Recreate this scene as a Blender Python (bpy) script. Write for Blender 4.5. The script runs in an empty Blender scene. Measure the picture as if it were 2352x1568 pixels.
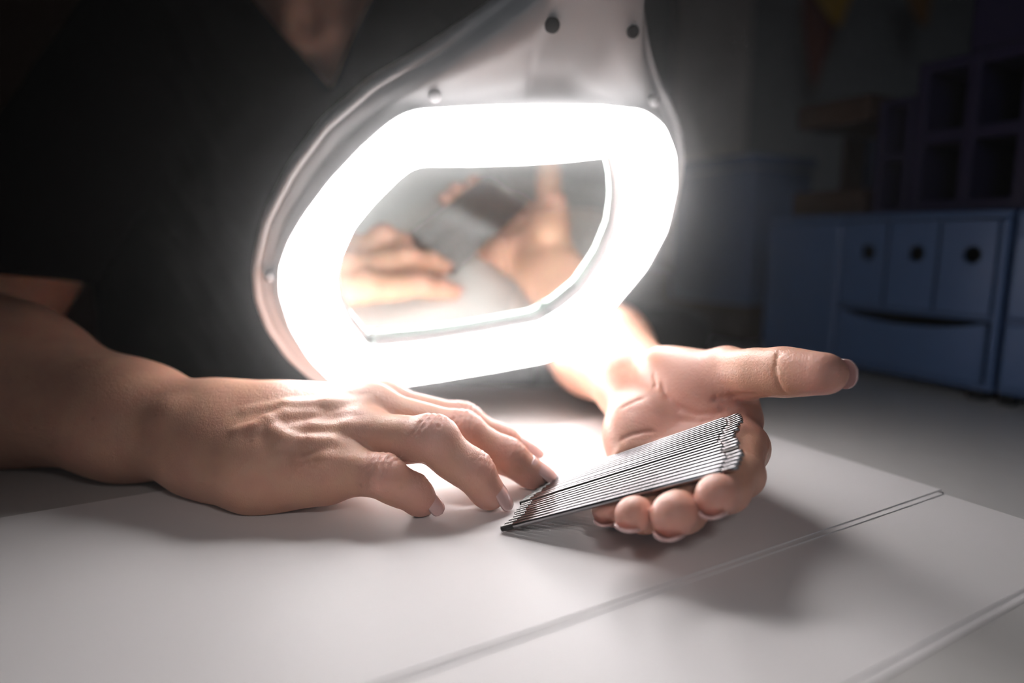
import bpy, bmesh, math, random
import numpy as np
from mathutils import Vector, Matrix

random.seed(4)
rng = np.random.default_rng(4)
sc = bpy.context.scene
col = sc.collection

# ------------------------------------------------------------------ camera
CAM_H, FPX, PITCH = 0.125, 1500.0, math.radians(9.16)
cam_d = bpy.data.cameras.new('camera')
cam_d.sensor_width = 36.0
cam_d.lens = 36.0 * FPX / 2352.0
cam_d.clip_start = 0.01
cam_d.dof.use_dof = True
cam_d.dof.focus_distance = 0.292
cam_d.dof.aperture_fstop = 2.5
cam = bpy.data.objects.new('camera', cam_d)
col.objects.link(cam)
cam.location = (0, 0, CAM_H)
cam.rotation_euler = (math.radians(90) - PITCH, 0, 0)
sc.camera = cam

# ------------------------------------------------------------------ world and lights
world = bpy.data.worlds.new('world')
sc.world = world
world.use_nodes = True
world.node_tree.nodes['Background'].inputs[0].default_value = (0.75, 0.85, 1.0, 1)
world.node_tree.nodes['Background'].inputs[1].default_value = 0.006


def area_light(name, loc, target, size, power, color):
    d = bpy.data.lights.new(name, 'AREA')
    d.shape = 'RECTANGLE'
    d.size, d.size_y = size
    d.energy = power
    d.color = color
    o = bpy.data.objects.new(name, d)
    col.objects.link(o)
    o.location = loc
    o.rotation_euler = (Vector(target) - Vector(loc)).to_track_quat('-Z', 'Y').to_euler()
    return o


# added fill lamps: a cool one for the blue drawers, warm one from left
cab_fill = area_light('cabinet_fill', (-0.35, -1.7, 0.9), (0.50, 0.60, 0.10), (0.9, 0.9), 0.16, (0.80, 0.90, 1.0))
cab_fill.data.spread = math.radians(26)
area_light('warm_side_fill', (-1.5, 0.25, 0.75), (-0.4, 0.55, 0.15), (0.5, 0.5), 0.05, (1.0, 0.74, 0.52))

sd = bpy.data.lights.new('front_fill_spot', 'SPOT')      # added soft fill that brightens the front of the desk
sd.energy = 12.0
sd.color = (1.0, 0.955, 0.94)
sd.spot_size = math.radians(25)
sd.spot_blend = 1.0
sd.shadow_soft_size = 0.12
so = bpy.data.objects.new('front_fill_spot', sd)
col.objects.link(so)
so.location = (0.25, -0.60, 0.80)
so.rotation_euler = (Vector((0.0, 0.10, 0.0)) - Vector(so.location)).to_track_quat('-Z', 'Y').to_euler()

LED = 19.0
LED_BEAM = 0.8
BLOOM_HAZE = 0.2  # density of the added volume that imitates lens bloom
sc.view_settings.view_transform = 'Standard'
sc.view_settings.look = 'None'
sc.view_settings.exposure = 0.32
sc.view_settings.gamma = 1.0
sc.view_settings.use_curve_mapping = False
sc.cycles.use_denoising = True
sc.cycles.max_bounces = 7
sc.cycles.diffuse_bounces = 3
sc.cycles.glossy_bounces = 4
sc.cycles.transmission_bounces = 7
sc.cycles.adaptive_threshold = 0.04
sc.cycles.transparent_max_bounces = 12
sc.cycles.caustics_reflective = False
sc.cycles.caustics_refractive = False

# ------------------------------------------------------------------ helpers
_sp, _cp = math.sin(PITCH), math.cos(PITCH)


def at(px, py, d):
    """World point seen at pixel px, py of the 2352 x 1568 frame, at depth d along the lens axis."""
    u, v = (px - 1176) / FPX, -(py - 784) / FPX
    return np.array([u * d, d * (_cp + v * _sp), CAM_H + d * (-_sp + v * _cp)])


def atz(px, py, z):
    """World point seen at that pixel on the level z."""
    v = -(py - 784) / FPX
    return at(px, py, (z - CAM_H) / (-_sp + v * _cp))


def tag(o, label=None, cat=None, group=None, kind=None):
    if label: o['label'] = label
    if cat: o['category'] = cat
    if group: o['group'] = group
    if kind: o['kind'] = kind
    return o


def empty(name, loc=(0, 0, 0)):
    o = bpy.data.objects.new(name, None)
    o.empty_display_size = 0.02
    o.location = loc
    col.objects.link(o)
    return o


def link(name, me, mat=None, parent=None, smooth=True):
    o = bpy.data.objects.new(name, me)
    col.objects.link(o)
    if mat: me.materials.append(mat)
    if smooth:
        me.polygons.foreach_set('use_smooth', np.ones(len(me.polygons), dtype=bool))
    if parent:
        o.parent = parent
        o.matrix_parent_inverse = Matrix.Translation(-Vector(parent.location)) if parent.type == 'EMPTY' else parent.matrix_world.inverted()
    return o


def mesh_of(verts, faces, name='mesh'):
    me = bpy.data.meshes.new(name)
    me.from_pydata([tuple(map(float, v)) for v in verts], [], [tuple(int(i) for i in f) for f in faces])
    me.validate()
    me.update()
    return me


def bm_mesh(bm, name='mesh'):
    bmesh.ops.recalc_face_normals(bm, faces=bm.faces)
    me = bpy.data.meshes.new(name)
    bm.to_mesh(me)
    bm.free()
    return me


def add_box(bm, c, s, bevel=0.0, seg=2, M=None):
    r = bmesh.ops.create_cube(bm, size=1.0)
    vs = r['verts']
    bmesh.ops.scale(bm, vec=s, verts=vs)
    if bevel > 0:
        es = list({e for v in vs for e in v.link_edges})
        g = bmesh.ops.bevel(bm, geom=es, offset=bevel, segments=seg, profile=0.5, affect='EDGES')
        vs = list({v for f in g['faces'] for v in f.verts} | {v for v in vs if v.is_valid})
    bmesh.ops.translate(bm, vec=c, verts=vs)
    if M is not None:
        bmesh.ops.transform(bm, matrix=M, verts=vs)
    return vs


def box_mesh(c, s, bevel=0.0, M=None, seg=2):
    bm = bmesh.new()
    add_box(bm, c, s, bevel, seg, M)
    return bm_mesh(bm)


def lathe_mesh(prof, n=20, M=None):
    """prof: (axial, radius) pairs along local +X."""
    vs, fs = [], []
    for x, r in prof:
        for k in range(n):
            a = 2 * math.pi * k / n
            vs.append((x, r * math.cos(a), r * math.sin(a)))
    for i in range(len(prof) - 1):
        for k in range(n):
            fs.append((i * n + k, i * n + (k + 1) % n, (i + 1) * n + (k + 1) % n, (i + 1) * n + k))
    fs.append(tuple(range(n)))
    fs.append(tuple(range((len(prof) - 1) * n, len(prof) * n)))
    if M is not None:
        vs = [tuple(M @ Vector(v)) for v in vs]
    bm = bmesh.new()
    bv = [bm.verts.new(v) for v in vs]
    for f in fs: bm.faces.new([bv[i] for i in f])
    return bm_mesh(bm)


# ------------------------------------------------------------------ materials
def mat(name, color, rough=0.5, metal=0.0, spec=0.5, bump=None, vary=None, coat=0.0):
    """vary = (scale, strength, second colour); bump = (scale, distance)."""
    m = bpy.data.materials.new(name)
    m.use_nodes = True
    nt = m.node_tree
    b = nt.nodes['Principled BSDF']
    b.inputs['Base Color'].default_value = (*color, 1)
    b.inputs['Roughness'].default_value = rough
    b.inputs['Metallic'].default_value = metal
    b.inputs['Specular IOR Level'].default_value = spec
    b.inputs['Coat Weight'].default_value = coat
    tc = nt.nodes.new('ShaderNodeTexCoord')
    if vary:
        n = nt.nodes.new('ShaderNodeTexNoise')
        n.inputs['Scale'].default_value = vary[0]
        n.inputs['Detail'].default_value = 6
        nt.links.new(tc.outputs['Object'], n.inputs['Vector'])
        r = nt.nodes.new('ShaderNodeValToRGB')
        r.color_ramp.elements[0].position = 0.5 - 0.5 / max(vary[1], 1e-3) * 0.4
        r.color_ramp.elements[1].position = 0.5 + 0.5 / max(vary[1], 1e-3) * 0.4
        r.color_ramp.elements[0].color = (*color, 1)
        r.color_ramp.elements[1].color = (*vary[2], 1)
        nt.links.new(n.outputs['Fac'], r.inputs['Fac'])
        nt.links.new(r.outputs['Color'], b.inputs['Base Color'])
    if bump:
        n = nt.nodes.new('ShaderNodeTexNoise')
        n.inputs['Scale'].default_value = bump[0]
        n.inputs['Detail'].default_value = 5
        nt.links.new(tc.outputs['Object'], n.inputs['Vector'])
        bp = nt.nodes.new('ShaderNodeBump')
        bp.inputs['Distance'].default_value = bump[1]
        bp.inputs['Strength'].default_value = 1.0
        nt.links.new(n.outputs['Fac'], bp.inputs['Height'])
        nt.links.new(bp.outputs['Normal'], b.inputs['Normal'])
    return m


M_desk = mat('grey_laminate', (0.62, 0.60, 0.585), 0.38, bump=(900, 0.00002), vary=(60, 1.0, (0.59, 0.57, 0.555)))
M_paper = mat('white_paper', (0.87, 0.84, 0.84), 0.55, spec=0.5, bump=(25, 0.0003), vary=(18, 1.0, (0.855, 0.825, 0.822)))
M_case = mat('white_plastic', (0.70, 0.685, 0.685), 0.33, spec=0.5, vary=(30, 1.0, (0.67, 0.66, 0.66)))
M_cover = mat('grey_plastic', (0.36, 0.35, 0.35), 0.4, vary=(60, 1.0, (0.33, 0.32, 0.32)))
M_steel = mat('bright_steel', (0.34, 0.325, 0.335), 0.17, metal=1.0, vary=(400, 1.0, (0.29, 0.28, 0.285)))
M_dark_steel = mat('dark_steel', (0.16, 0.155, 0.15), 0.33, metal=1.0, vary=(300, 1.0, (0.11, 0.105, 0.10)))
M_blue = mat('blue_plastic', (0.085, 0.15, 0.31), 0.38, vary=(20, 1.0, (0.09, 0.16, 0.33)))
M_indigo = mat('indigo_plastic', (0.020, 0.015, 0.055), 0.4, vary=(20, 1.0, (0.024, 0.018, 0.06)))
M_black = mat('black_and_hole_shade', (0.004, 0.004, 0.005), 0.8, vary=(20, 1.0, (0.005, 0.005, 0.006)))  # black for feet and lid, and painted shade inside holes and drawers
M_brown = mat('dark_brown_wood', (0.055, 0.028, 0.018), 0.5, vary=(40, 1.0, (0.075, 0.038, 0.022)))
M_door = mat('brown_door_wood', (0.22, 0.10, 0.055), 0.5, vary=(12, 1.0, (0.18, 0.08, 0.045)))
M_wall = mat('grey_wall_paint', (0.32, 0.32, 0.33), 0.8, bump=(150, 0.0005), vary=(3, 1.0, (0.29, 0.29, 0.30)))
M_post = mat('beige_post_paint', (0.80, 0.68, 0.63), 0.7, vary=(8, 1.0, (0.56, 0.47, 0.43)))
M_floor = mat('floor_vinyl', (0.12, 0.11, 0.10), 0.5, vary=(5, 1.0, (0.10, 0.09, 0.085)))
M_yellow = mat('yellow_felt', (0.75, 0.40, 0.02), 0.9, bump=(600, 0.0003), vary=(40, 1.0, (0.70, 0.36, 0.02)))
M_red = mat('red_felt', (0.22, 0.04, 0.025), 0.9, bump=(600, 0.0003), vary=(40, 1.0, (0.25, 0.05, 0.03)))
M_orange = mat('orange_felt', (0.35, 0.15, 0.03), 0.9, bump=(600, 0.0003), vary=(40, 1.0, (0.38, 0.17, 0.03)))
M_pouch = mat('black_nylon', (0.012, 0.010, 0.010), 0.7, bump=(500, 0.0003), vary=(60, 1.0, (0.018, 0.014, 0.013)))
M_shirt = mat('black_jersey', (0.003, 0.0023, 0.002), 0.95, spec=0.03, bump=(900, 0.0003), vary=(50, 1.0, (0.004, 0.003, 0.0027)))
M_nail = mat('pink_nail', (0.78, 0.50, 0.47), 0.12, spec=0.6, coat=0.6, vary=(300, 1.0, (0.80, 0.54, 0.51)))


def skin_material():
    m = bpy.data.materials.new('skin')
    m.use_nodes = True
    nt = m.node_tree
    N, L = nt.nodes, nt.links
    b = N['Principled BSDF']
    b.inputs['Roughness'].default_value = 0.46
    b.inputs['Specular IOR Level'].default_value = 0.42
    b.inputs['Subsurface Weight'].default_value = 0.35
    b.inputs['Subsurface Radius'].default_value = (1.0, 0.36, 0.2)
    b.inputs['Subsurface Scale'].default_value = 0.0035
    tc = N.new('ShaderNodeTexCoord')

    def noise(scale, detail=4, dist=0.0):
        n = N.new('ShaderNodeTexNoise')
        n.inputs['Scale'].default_value = scale
        n.inputs['Detail'].default_value = detail
        n.inputs['Distortion'].default_value = dist
        L.new(tc.outputs['Object'], n.inputs['Vector'])
        return n
    n1 = noise(70, 5)
    r1 = N.new('ShaderNodeValToRGB')
    r1.color_ramp.elements[0].position, r1.color_ramp.elements[1].position = 0.33, 0.68
    r1.color_ramp.elements[0].color = (0.73, 0.415, 0.285, 1)
    r1.color_ramp.elements[1].color = (0.66, 0.34, 0.245, 1)
    L.new(n1.outputs['Fac'], r1.inputs['Fac'])
    # reddish joints and palms, stored on the vertices as the skin's own tint
    at_ = N.new('ShaderNodeAttribute')
    at_.attribute_name = 'flush'
    mx = N.new('ShaderNodeMix')
    mx.data_type = 'RGBA'
    mx.inputs['B'].default_value = (0.74, 0.385, 0.32, 1)
    L.new(at_.outputs['Fac'], mx.inputs['Factor'])
    L.new(r1.outputs['Color'], mx.inputs['A'])
    # small brown spots
    v = N.new('ShaderNodeTexVoronoi')
    v.inputs['Scale'].default_value = 85
    v.inputs['Randomness'].default_value = 1.0
    L.new(tc.outputs['Object'], v.inputs['Vector'])
    vr = N.new('ShaderNodeValToRGB')
    vr.color_ramp.elements[0].position, vr.color_ramp.elements[1].position = 0.05, 0.13
    vr.color_ramp.elements[0].color = (1, 1, 1, 1)
    vr.color_ramp.elements[1].color = (0, 0, 0, 1)
    L.new(v.outputs['Distance'], vr.inputs['Fac'])
    mul = N.new('ShaderNodeMath'); mul.operation = 'MULTIPLY'
    rr = N.new('ShaderNodeValToRGB')
    rr.color_ramp.elements[0].position, rr.color_ramp.elements[1].position = 0.55, 0.6
    L.new(v.outputs['Color'], rr.inputs['Fac'])
    L.new(vr.outputs['Color'], mul.inputs[0]); L.new(rr.outputs['Color'], mul.inputs[1])
    m2 = N.new('ShaderNodeMath'); m2.operation = 'MULTIPLY'; m2.inputs[1].default_value = 0.5
    L.new(mul.outputs[0], m2.inputs[0])
    m3 = N.new('ShaderNodeMath'); m3.operation = 'MULTIPLY'
    fr = N.new('ShaderNodeAttribute'); fr.attribute_name = 'freckle'
    L.new(m2.outputs[0], m3.inputs[0]); L.new(fr.outputs['Fac'], m3.inputs[1])
    mx2 = N.new('ShaderNodeMix'); mx2.data_type = 'RGBA'
    mx2.inputs['B'].default_value = (0.30, 0.11, 0.06, 1)
    L.new(m3.outputs[0], mx2.inputs['Factor'])
    L.new(mx.outputs['Result'], mx2.inputs['A'])
    L.new(mx2.outputs['Result'], b.inputs['Base Color'])
    # fine skin relief: cross-hatched lines and pores
    vo = N.new('ShaderNodeTexVoronoi'); vo.feature = 'DISTANCE_TO_EDGE'
    mp = N.new('ShaderNodeMapping'); mp.inputs['Scale'].default_value = (1.0, 0.55, 0.55)
    mp.inputs['Rotation'].default_value = (0.3, 0.2, 0.5)
    L.new(tc.outputs['Object'], mp.inputs['Vector'])
    L.new(mp.outputs['Vector'], vo.inputs['Vector'])
    vo.inputs['Scale'].default_value = 1100
    n2 = noise(420, 4, 0.6)
    add = N.new('ShaderNodeMath'); add.operation = 'MULTIPLY_ADD'
    add.inputs[1].default_value = 0.55
    L.new(vo.outputs['Distance'], add.inputs[0]); L.new(n2.outputs['Fac'], add.inputs[2])
    bp = N.new('ShaderNodeBump')
    bp.inputs['Distance'].default_value = 0.0003
    bp.inputs['Strength'].default_value = 0.8
    L.new(add.outputs[0], bp.inputs['Height'])
    L.new(bp.outputs['Normal'], b.inputs['Normal'])
    return m


M_skin = skin_material()


def led_material():
    m = bpy.data.materials.new('lit_diffuser')
    m.use_nodes = True
    nt = m.node_tree
    b = nt.nodes['Principled BSDF']
    b.inputs['Base Color'].default_value = (0.9, 0.9, 0.9, 1)
    b.inputs['Emission Color'].default_value = (1.0, 0.965, 0.965, 1)
    # the diodes shine mainly straight out of the panel, as such lamps do
    ge = nt.nodes.new('ShaderNodeNewGeometry')
    dt = nt.nodes.new('ShaderNodeVectorMath'); dt.operation = 'DOT_PRODUCT'
    nt.links.new(ge.outputs['Normal'], dt.inputs[0]); nt.links.new(ge.outputs['Incoming'], dt.inputs[1])
    pw = nt.nodes.new('ShaderNodeMath'); pw.operation = 'POWER'; pw.inputs[1].default_value = LED_BEAM
    ab = nt.nodes.new('ShaderNodeMath'); ab.operation = 'ABSOLUTE'
    nt.links.new(dt.outputs['Value'], ab.inputs[0]); nt.links.new(ab.outputs[0], pw.inputs[0])
    ml = nt.nodes.new('ShaderNodeMath'); ml.operation = 'MULTIPLY'; ml.inputs[1].default_value = LED
    nt.links.new(pw.outputs[0], ml.inputs[0])
    nt.links.new(ml.outputs[0], b.inputs['Emission Strength'])
    return m


M_led = led_material()


def lens_material(name, refl):
    m = bpy.data.materials.new(name)
    m.use_nodes = True
    nt = m.node_tree
    N, L = nt.nodes, nt.links
    N.remove(N['Principled BSDF'])
    g = N.new('ShaderNodeBsdfGlass')
    g.inputs['Color'].default_value = (0.93, 0.99, 0.97, 1)
    g.inputs['Roughness'].default_value = 0.0
    g.inputs['IOR'].default_value = 1.5
    gl = N.new('ShaderNodeBsdfGlossy')
    gl.inputs['Color'].default_value = (0.90, 1.0, 0.955, 1)
    gl.inputs['Roughness'].default_value = 0.0
    mx = N.new('ShaderNodeMixShader')
    mx.inputs[0].default_value = refl
    L.new(g.outputs[0], mx.inputs[1]); L.new(gl.outputs[0], mx.inputs[2])
    L.new(mx.outputs[0], N['Material Output'].inputs['Surface'])
    return m


M_lens = lens_material('coated_lens_glass', 0.42)
M_lens_back = lens_material('plain_lens_glass', 0.07)

# ------------------------------------------------------------------ setting: desk, walls, floor
def prism(poly, z0, z1, bevel=0.0):
    bm = bmesh.new()
    vs = [bm.verts.new((x, y, z0)) for x, y in poly]
    f = bm.faces.new(vs)
    r = bmesh.ops.extrude_face_region(bm, geom=[f])
    bmesh.ops.translate(bm, vec=(0, 0, z1 - z0), verts=[v for v in r['geom'] if isinstance(v, bmesh.types.BMVert)])
    if bevel:
        bmesh.ops.bevel(bm, geom=list(bm.edges), offset=bevel, segments=2, profile=0.5, affect='EDGES')
    return bm_mesh(bm)


DESK = -0.0016          # desk surface; the papers stacked on it end at level 0
desk = empty('desk', (0.2, 0.4, -0.75))
tag(desk, 'light grey laminate desk that the papers, hands and blue drawers rest on', 'desk')
link('desktop', prism([(-0.9, -0.35), (1.1, -0.35), (1.1, 1.02), (0.16, 1.02), (0.16, 0.545), (-0.9, 0.545)], DESK - 0.028, DESK, 0.002), M_desk, desk, False)
for lx, ly in ((-0.85, -0.3), (1.05, -0.3), (1.05, 0.97), (-0.85, 0.50)):
    link('leg', box_mesh((lx, ly, -0.39), (0.05, 0.05, 0.724), 0.004), M_dark_steel, desk, False)

floor = link('floor', box_mesh((0, 0.5, -0.775), (5, 5, 0.05)), M_floor, None, False)
tag(floor, kind='structure')
wall = link('wall_back', box_mesh((0, 1.50, 0.5), (5, 0.06, 2.5)), M_wall, None, False)
tag(wall, kind='structure')
wl = link('wall_left', box_mesh((-1.9, 0.5, 0.5), (0.06, 5, 2.5)), M_wall, None, False)
tag(wl, kind='structure')
post = link('trim_1', box_mesh((0.41, 1.42, 0.5), (0.14, 0.08, 2.5), 0.008), M_post, None, False)
tag(post, kind='structure')
door = empty('door_1', (-1.05, 1.455, -0.75))
tag(door, kind='structure')
link('door_panel', box_mesh((-1.05, 1.450, 0.25), (0.80, 0.035, 2.0), 0.003), M_door, door, False)
for cx_, w_ in ((-1.475, 0.05), (-0.625, 0.05)):
    link('door_frame', box_mesh((cx_, 1.445, 0.25), (w_, 0.05, 2.0), 0.003), M_door, door, False)
cb = empty('white_cabinet', (-1.20, 1.32, -0.75))
tag(cb, 'low pale cabinet in front of the brown door at the left edge of the photo', 'cabinet')
link('body', box_mesh((-1.27, 1.32, -0.30), (0.36, 0.20, 0.90), 0.004), M_case, cb, False)
link('top_panel', box_mesh((-1.27, 1.32, 0.162), (0.38, 0.22, 0.02), 0.004), M_case, cb, False)
rail = link('trim_2', box_mesh((0.6, 1.12, 0.02), (0.9, 0.05, 0.10), 0.004), M_brown, None, False)
tag(rail, kind='structure')

# ------------------------------------------------------------------ papers
# the edges of the sheets run along two directions on the desk
def g2(px, py, z=0.0):
    p = atz(px, py, z)
    return np.array([p[0], p[1]])


fa, fb = g2(1100, 1486), g2(2128, 1135)            # front edge of the upper sheets
ex = (fb - fa) / np.linalg.norm(fb - fa)
ey = np.array([-ex[1], ex[0]])
cA = fb
back = g2(440, 1130)
depthA = float(np.dot(back - cA, ey))
fB = g2(2140, 1462)
depthB = float(np.dot(fB - cA, ey))


def sheet(x0, x1, y0, y1, z0, z1, label, turn=0.0, curl=0.0):
    n = 40
    vs, fs = [], []
    c, s = math.cos(turn), math.sin(turn)
    for zz in (z0, z1):
        for j in range(n + 1):
            for i in range(n + 1):
                u = x0 + (x1 - x0) * i / n
                v = y0 + (y1 - y0) * j / n
                lift = curl * max(0, (i / n - 0.8) / 0.2) ** 2 * (j / n)
                w = cA + ex * (c * u - s * v) + ey * (s * u + c * v)
                vs.append((w[0], w[1], zz + lift))
    m = (n + 1) ** 2
    for j in range(n):
        for i in range(n):
            a = j * (n + 1) + i
            fs.append((a, a + n + 1, a + n + 2, a + 1))
            fs.append((m + a, m + a + 1, m + a + n + 2, m + a + n + 1))
    for i in range(n):
        for a, b in ((i, i + 1), (n * (n + 1) + i + 1, n * (n + 1) + i), ((i + 1) * (n + 1), i * (n + 1)), (i * (n + 1) + n, (i + 1) * (n + 1) + n)):
            fs.append((a, b, m + b, m + a))
    o = link('paper_sheet', mesh_of(vs, fs), M_paper, None, False)
    tag(o, label, 'paper', 'white sheets spread on the desk')
    return o


sheet(-0.62, 0.0130, 0.0, 0.190, -0.0004, 0.0, 'topmost white sheet, under both hands and the metal rods')
sheet(-0.62, 0.0095, -0.0030, 0.181, -0.0008, -0.00045, 'white sheet showing a thin strip below the front edge of the topmost sheet', -0.003)
sheet(-0.60, 0.0105, -0.0655, 0.14, -0.0012, -0.00085, 'large white sheet lying in front, sticking out towards the viewer from the top sheets')
sheet(-0.60, 0.0085, -0.0685, 0.14, -0.00158, -0.00125, 'lowest white sheet, its front edge peeking out on the bare desk', 0.002)

# ------------------------------------------------------------------ implicit-surface body builder
H = 0.001
unit = lambda v: np.asarray(v, float) / np.linalg.norm(v)


class Cap:
    """tapered capsule; flat = (axis, factor): squeezed along that axis by factor > 1."""
    def __init__(s, a, b, ra, rb, k=0.006, flat=None):
        s.a, s.b = np.asarray(a, np.float32), np.asarray(b, np.float32)
        s.ra, s.rb, s.k, s.flat = ra, rb, k, None
        if flat is not None:
            n = np.asarray(flat[0], float)
            s.flat = ((n / np.linalg.norm(n)).astype(np.float32), flat[1])
        r = max(ra, rb)
        s.lo, s.hi = np.minimum(s.a, s.b) - r, np.maximum(s.a, s.b) + r

    def d(s, p):
        ab = s.b - s.a
        t = np.clip((p - s.a) @ ab / (ab @ ab + 1e-12), 0, 1)
        w = p - s.a - t[:, None] * ab
        if s.flat is not None:
            n, f = s.flat
            w = w + (f - 1) * (w @ n)[:, None] * n
        return np.sqrt((w * w).sum(1)) - (s.ra + (s.rb - s.ra) * t)


class Ell:
    def __init__(s, c, axes, radii, k=0.006):
        s.c = np.asarray(c, np.float32)
        s.A = np.asarray(axes, np.float32)
        s.r = np.asarray(radii, np.float32)
        s.k = k
        R = float(s.r.max())
        s.lo, s.hi = s.c - R, s.c + R

    def d(s, p):
        q = (p - s.c) @ s.A.T
        k0 = np.sqrt(((q / s.r) ** 2).sum(1))
        k1 = np.sqrt(((q / (s.r * s.r)) ** 2).sum(1)) + 1e-9
        return k0 * (k0 - 1.0) / k1


class Wedge:
    """V-neck opening or sleeve end cut out of the shirt."""
    def __init__(s, planes, c, R, k=0.004):
        s.pl = [(np.asarray(p, np.float32), unit(n).astype(np.float32)) for p, n in planes]
        s.c, s.R, s.k = np.asarray(c, np.float32), R, k
        s.lo, s.hi = s.c - R, s.c + R

    def d(s, p):
        d = np.sqrt(((p - s.c) ** 2).sum(1)) - s.R
        for q, n in s.pl:
            d = np.maximum(d, (p - q) @ n)
        return d


def smin(a, b, k):
    h = np.maximum(k - np.abs(a - b), 0) / k
    return np.minimum(a, b) - h * h * k * 0.25


class Field:
    def __init__(s):
        s.base, s.groups, s.grooves, s.wrinkles = [], [], [], []

    def prims(s):
        return s.base + [q for g, _ in s.groups for q in g] 

    def __call__(s, p, lo, hi, m):
        def hit(q, kk=0.0):
            mm = m + 2 * max(q.k, kk) + 0.004
            return bool(np.all(q.lo - mm <= hi) and np.all(q.hi + mm >= lo))
        d = np.full(len(p), 1.0, np.float32)
        for q in s.base:
            if hit(q): d = smin(d, q.d(p), q.k)
        gd = d
        for g, kb in s.groups:
            f = None
            for q in g:
                if hit(q, kb):
                    e = q.d(p)
                    f = e if f is None else smin(f, e, q.k)
            if f is not None:
                gd = np.minimum(gd, smin(d, f, kb))
        d = gd
        for q in s.grooves:
            if hit(q):
                d = -smin(-d, q.d(p), q.k)
        return d


def surface_net(field, h, N=28, zmin=None):
    pr = field.prims()
    lo = np.min([q.lo for q in pr], 0) - 0.01
    hi = np.max([q.hi for q in pr], 0) + 0.01
    S = N * h
    nb = np.ceil((hi - lo) / S).astype(int)
    cen = [(i, j, k) for i in range(nb[0]) for j in range(nb[1]) for k in range(nb[2])]
    cen = np.array(cen)
    cp = (lo + (cen + 0.5) * S).astype(np.float32)
    big = np.full(3, 1e3, np.float32)
    dc = field(cp, -big, big, 0.0)
    act = cen[np.abs(dc) < S * 0.95 + 0.012]
    ax = np.arange(N + 1)
    I, J, K = np.meshgrid(ax, ax, ax, indexing='ij')
    G = np.stack([I, J, K], -1).reshape(-1, 3)
    dims = nb * N + 2
    keyf = lambda c: (c[:, 0].astype(np.int64) * dims[1] + c[:, 1]) * dims[2] + c[:, 2]
    keys, poss, quads = [], [], []
    for b in act:
        o = b * N
        p = (lo + (o + G) * h).astype(np.float32)
        d = field(p, p[0], p[-1], 0.004)
        if d.min() > 0 or d.max() < 0:
            continue
        D = d.reshape(N + 1, N + 1, N + 1)
        sg = D < 0
        cnt = np.zeros((N, N, N), np.int8)
        for a in (0, 1):
            for bb in (0, 1):
                for c in (0, 1):
                    cnt += sg[a:a + N, bb:bb + N, c:c + N]
        cells = np.argwhere((cnt > 0) & (cnt < 8))
        if len(cells) == 0: continue
        acc = np.zeros((len(cells), 3)); num = np.zeros(len(cells))
        offs = [(a, bb, c) for a in (0, 1) for bb in (0, 1) for c in (0, 1)]
        for x in range(8):
            for y in range(x + 1, 8):
                A, B = np.array(offs[x]), np.array(offs[y])
                if np.abs(A - B).sum() != 1: continue
                ca, cb = cells + A, cells + B
                da, db = D[ca[:, 0], ca[:, 1], ca[:, 2]], D[cb[:, 0], cb[:, 1], cb[:, 2]]
                m = (da < 0) != (db < 0)
                t = np.where(m, da / np.where(m, da - db, 1), 0)
                acc += np.where(m[:, None], A + t[:, None] * (B - A), 0)
                num += m
        keys.append(keyf(cells + o))
        poss.append(lo + (cells + o + acc / num[:, None]) * h)
        for axis in range(3):
            sl0 = [slice(0, N)] * 3
            sl1 = [slice(0, N)] * 3
            sl1[axis] = slice(1, N + 1)
            ch = sg[tuple(sl0)] != sg[tuple(sl1)]
            e = np.argwhere(ch)
            if len(e) == 0: continue
            ins = sg[e[:, 0], e[:, 1], e[:, 2]]
            eg = e + o
            u, v = (axis + 1) % 3, (axis + 2) % 3
            du, dv = np.zeros(3, int), np.zeros(3, int)
            du[u], dv[v] = 1, 1
            q = np.stack([keyf(eg - du - dv), keyf(eg - dv), keyf(eg), keyf(eg - du)], 1)
            q[~ins] = q[~ins][:, ::-1]
            quads.append(q)
    keys = np.concatenate(keys); poss = np.concatenate(poss); quads = np.concatenate(quads)
    order = np.argsort(keys); keys, poss = keys[order], poss[order]
    ix = np.searchsorted(keys, quads)
    ix = np.clip(ix, 0, len(keys) - 1)
    ok = np.all(keys[ix] == quads, 1)
    return poss, ix[ok]


def relax(P, Q, it=2, lam=0.5):
    for _ in range(it):
        acc = np.zeros_like(P); n = np.zeros(len(P))
        for a in range(4):
            for b in ((a + 1) % 4, (a + 3) % 4):
                np.add.at(acc, Q[:, a], P[Q[:, b]]) if False else None
                acc += np.stack([np.bincount(Q[:, a], P[Q[:, b], c], len(P)) for c in range(3)], 1)
                n += np.bincount(Q[:, a], None, len(P))
        P = P + lam * (acc / np.maximum(n, 1)[:, None] - P)
    return P


def quad_mesh(P, Q, name='mesh'):
    me = bpy.data.meshes.new(name)
    me.vertices.add(len(P)); me.vertices.foreach_set('co', P.astype(np.float32).ravel())
    me.loops.add(len(Q) * 4); me.loops.foreach_set('vertex_index', Q.astype(np.int32).ravel())
    me.polygons.add(len(Q))
    me.polygons.foreach_set('loop_start', np.arange(0, len(Q) * 4, 4, dtype=np.int32))
    me.update(calc_edges=True)
    return me


F = Field()
FLUSH = []      # (centre, radius, amount) of redder skin
NAILS = []      # frames for the fingernails


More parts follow.
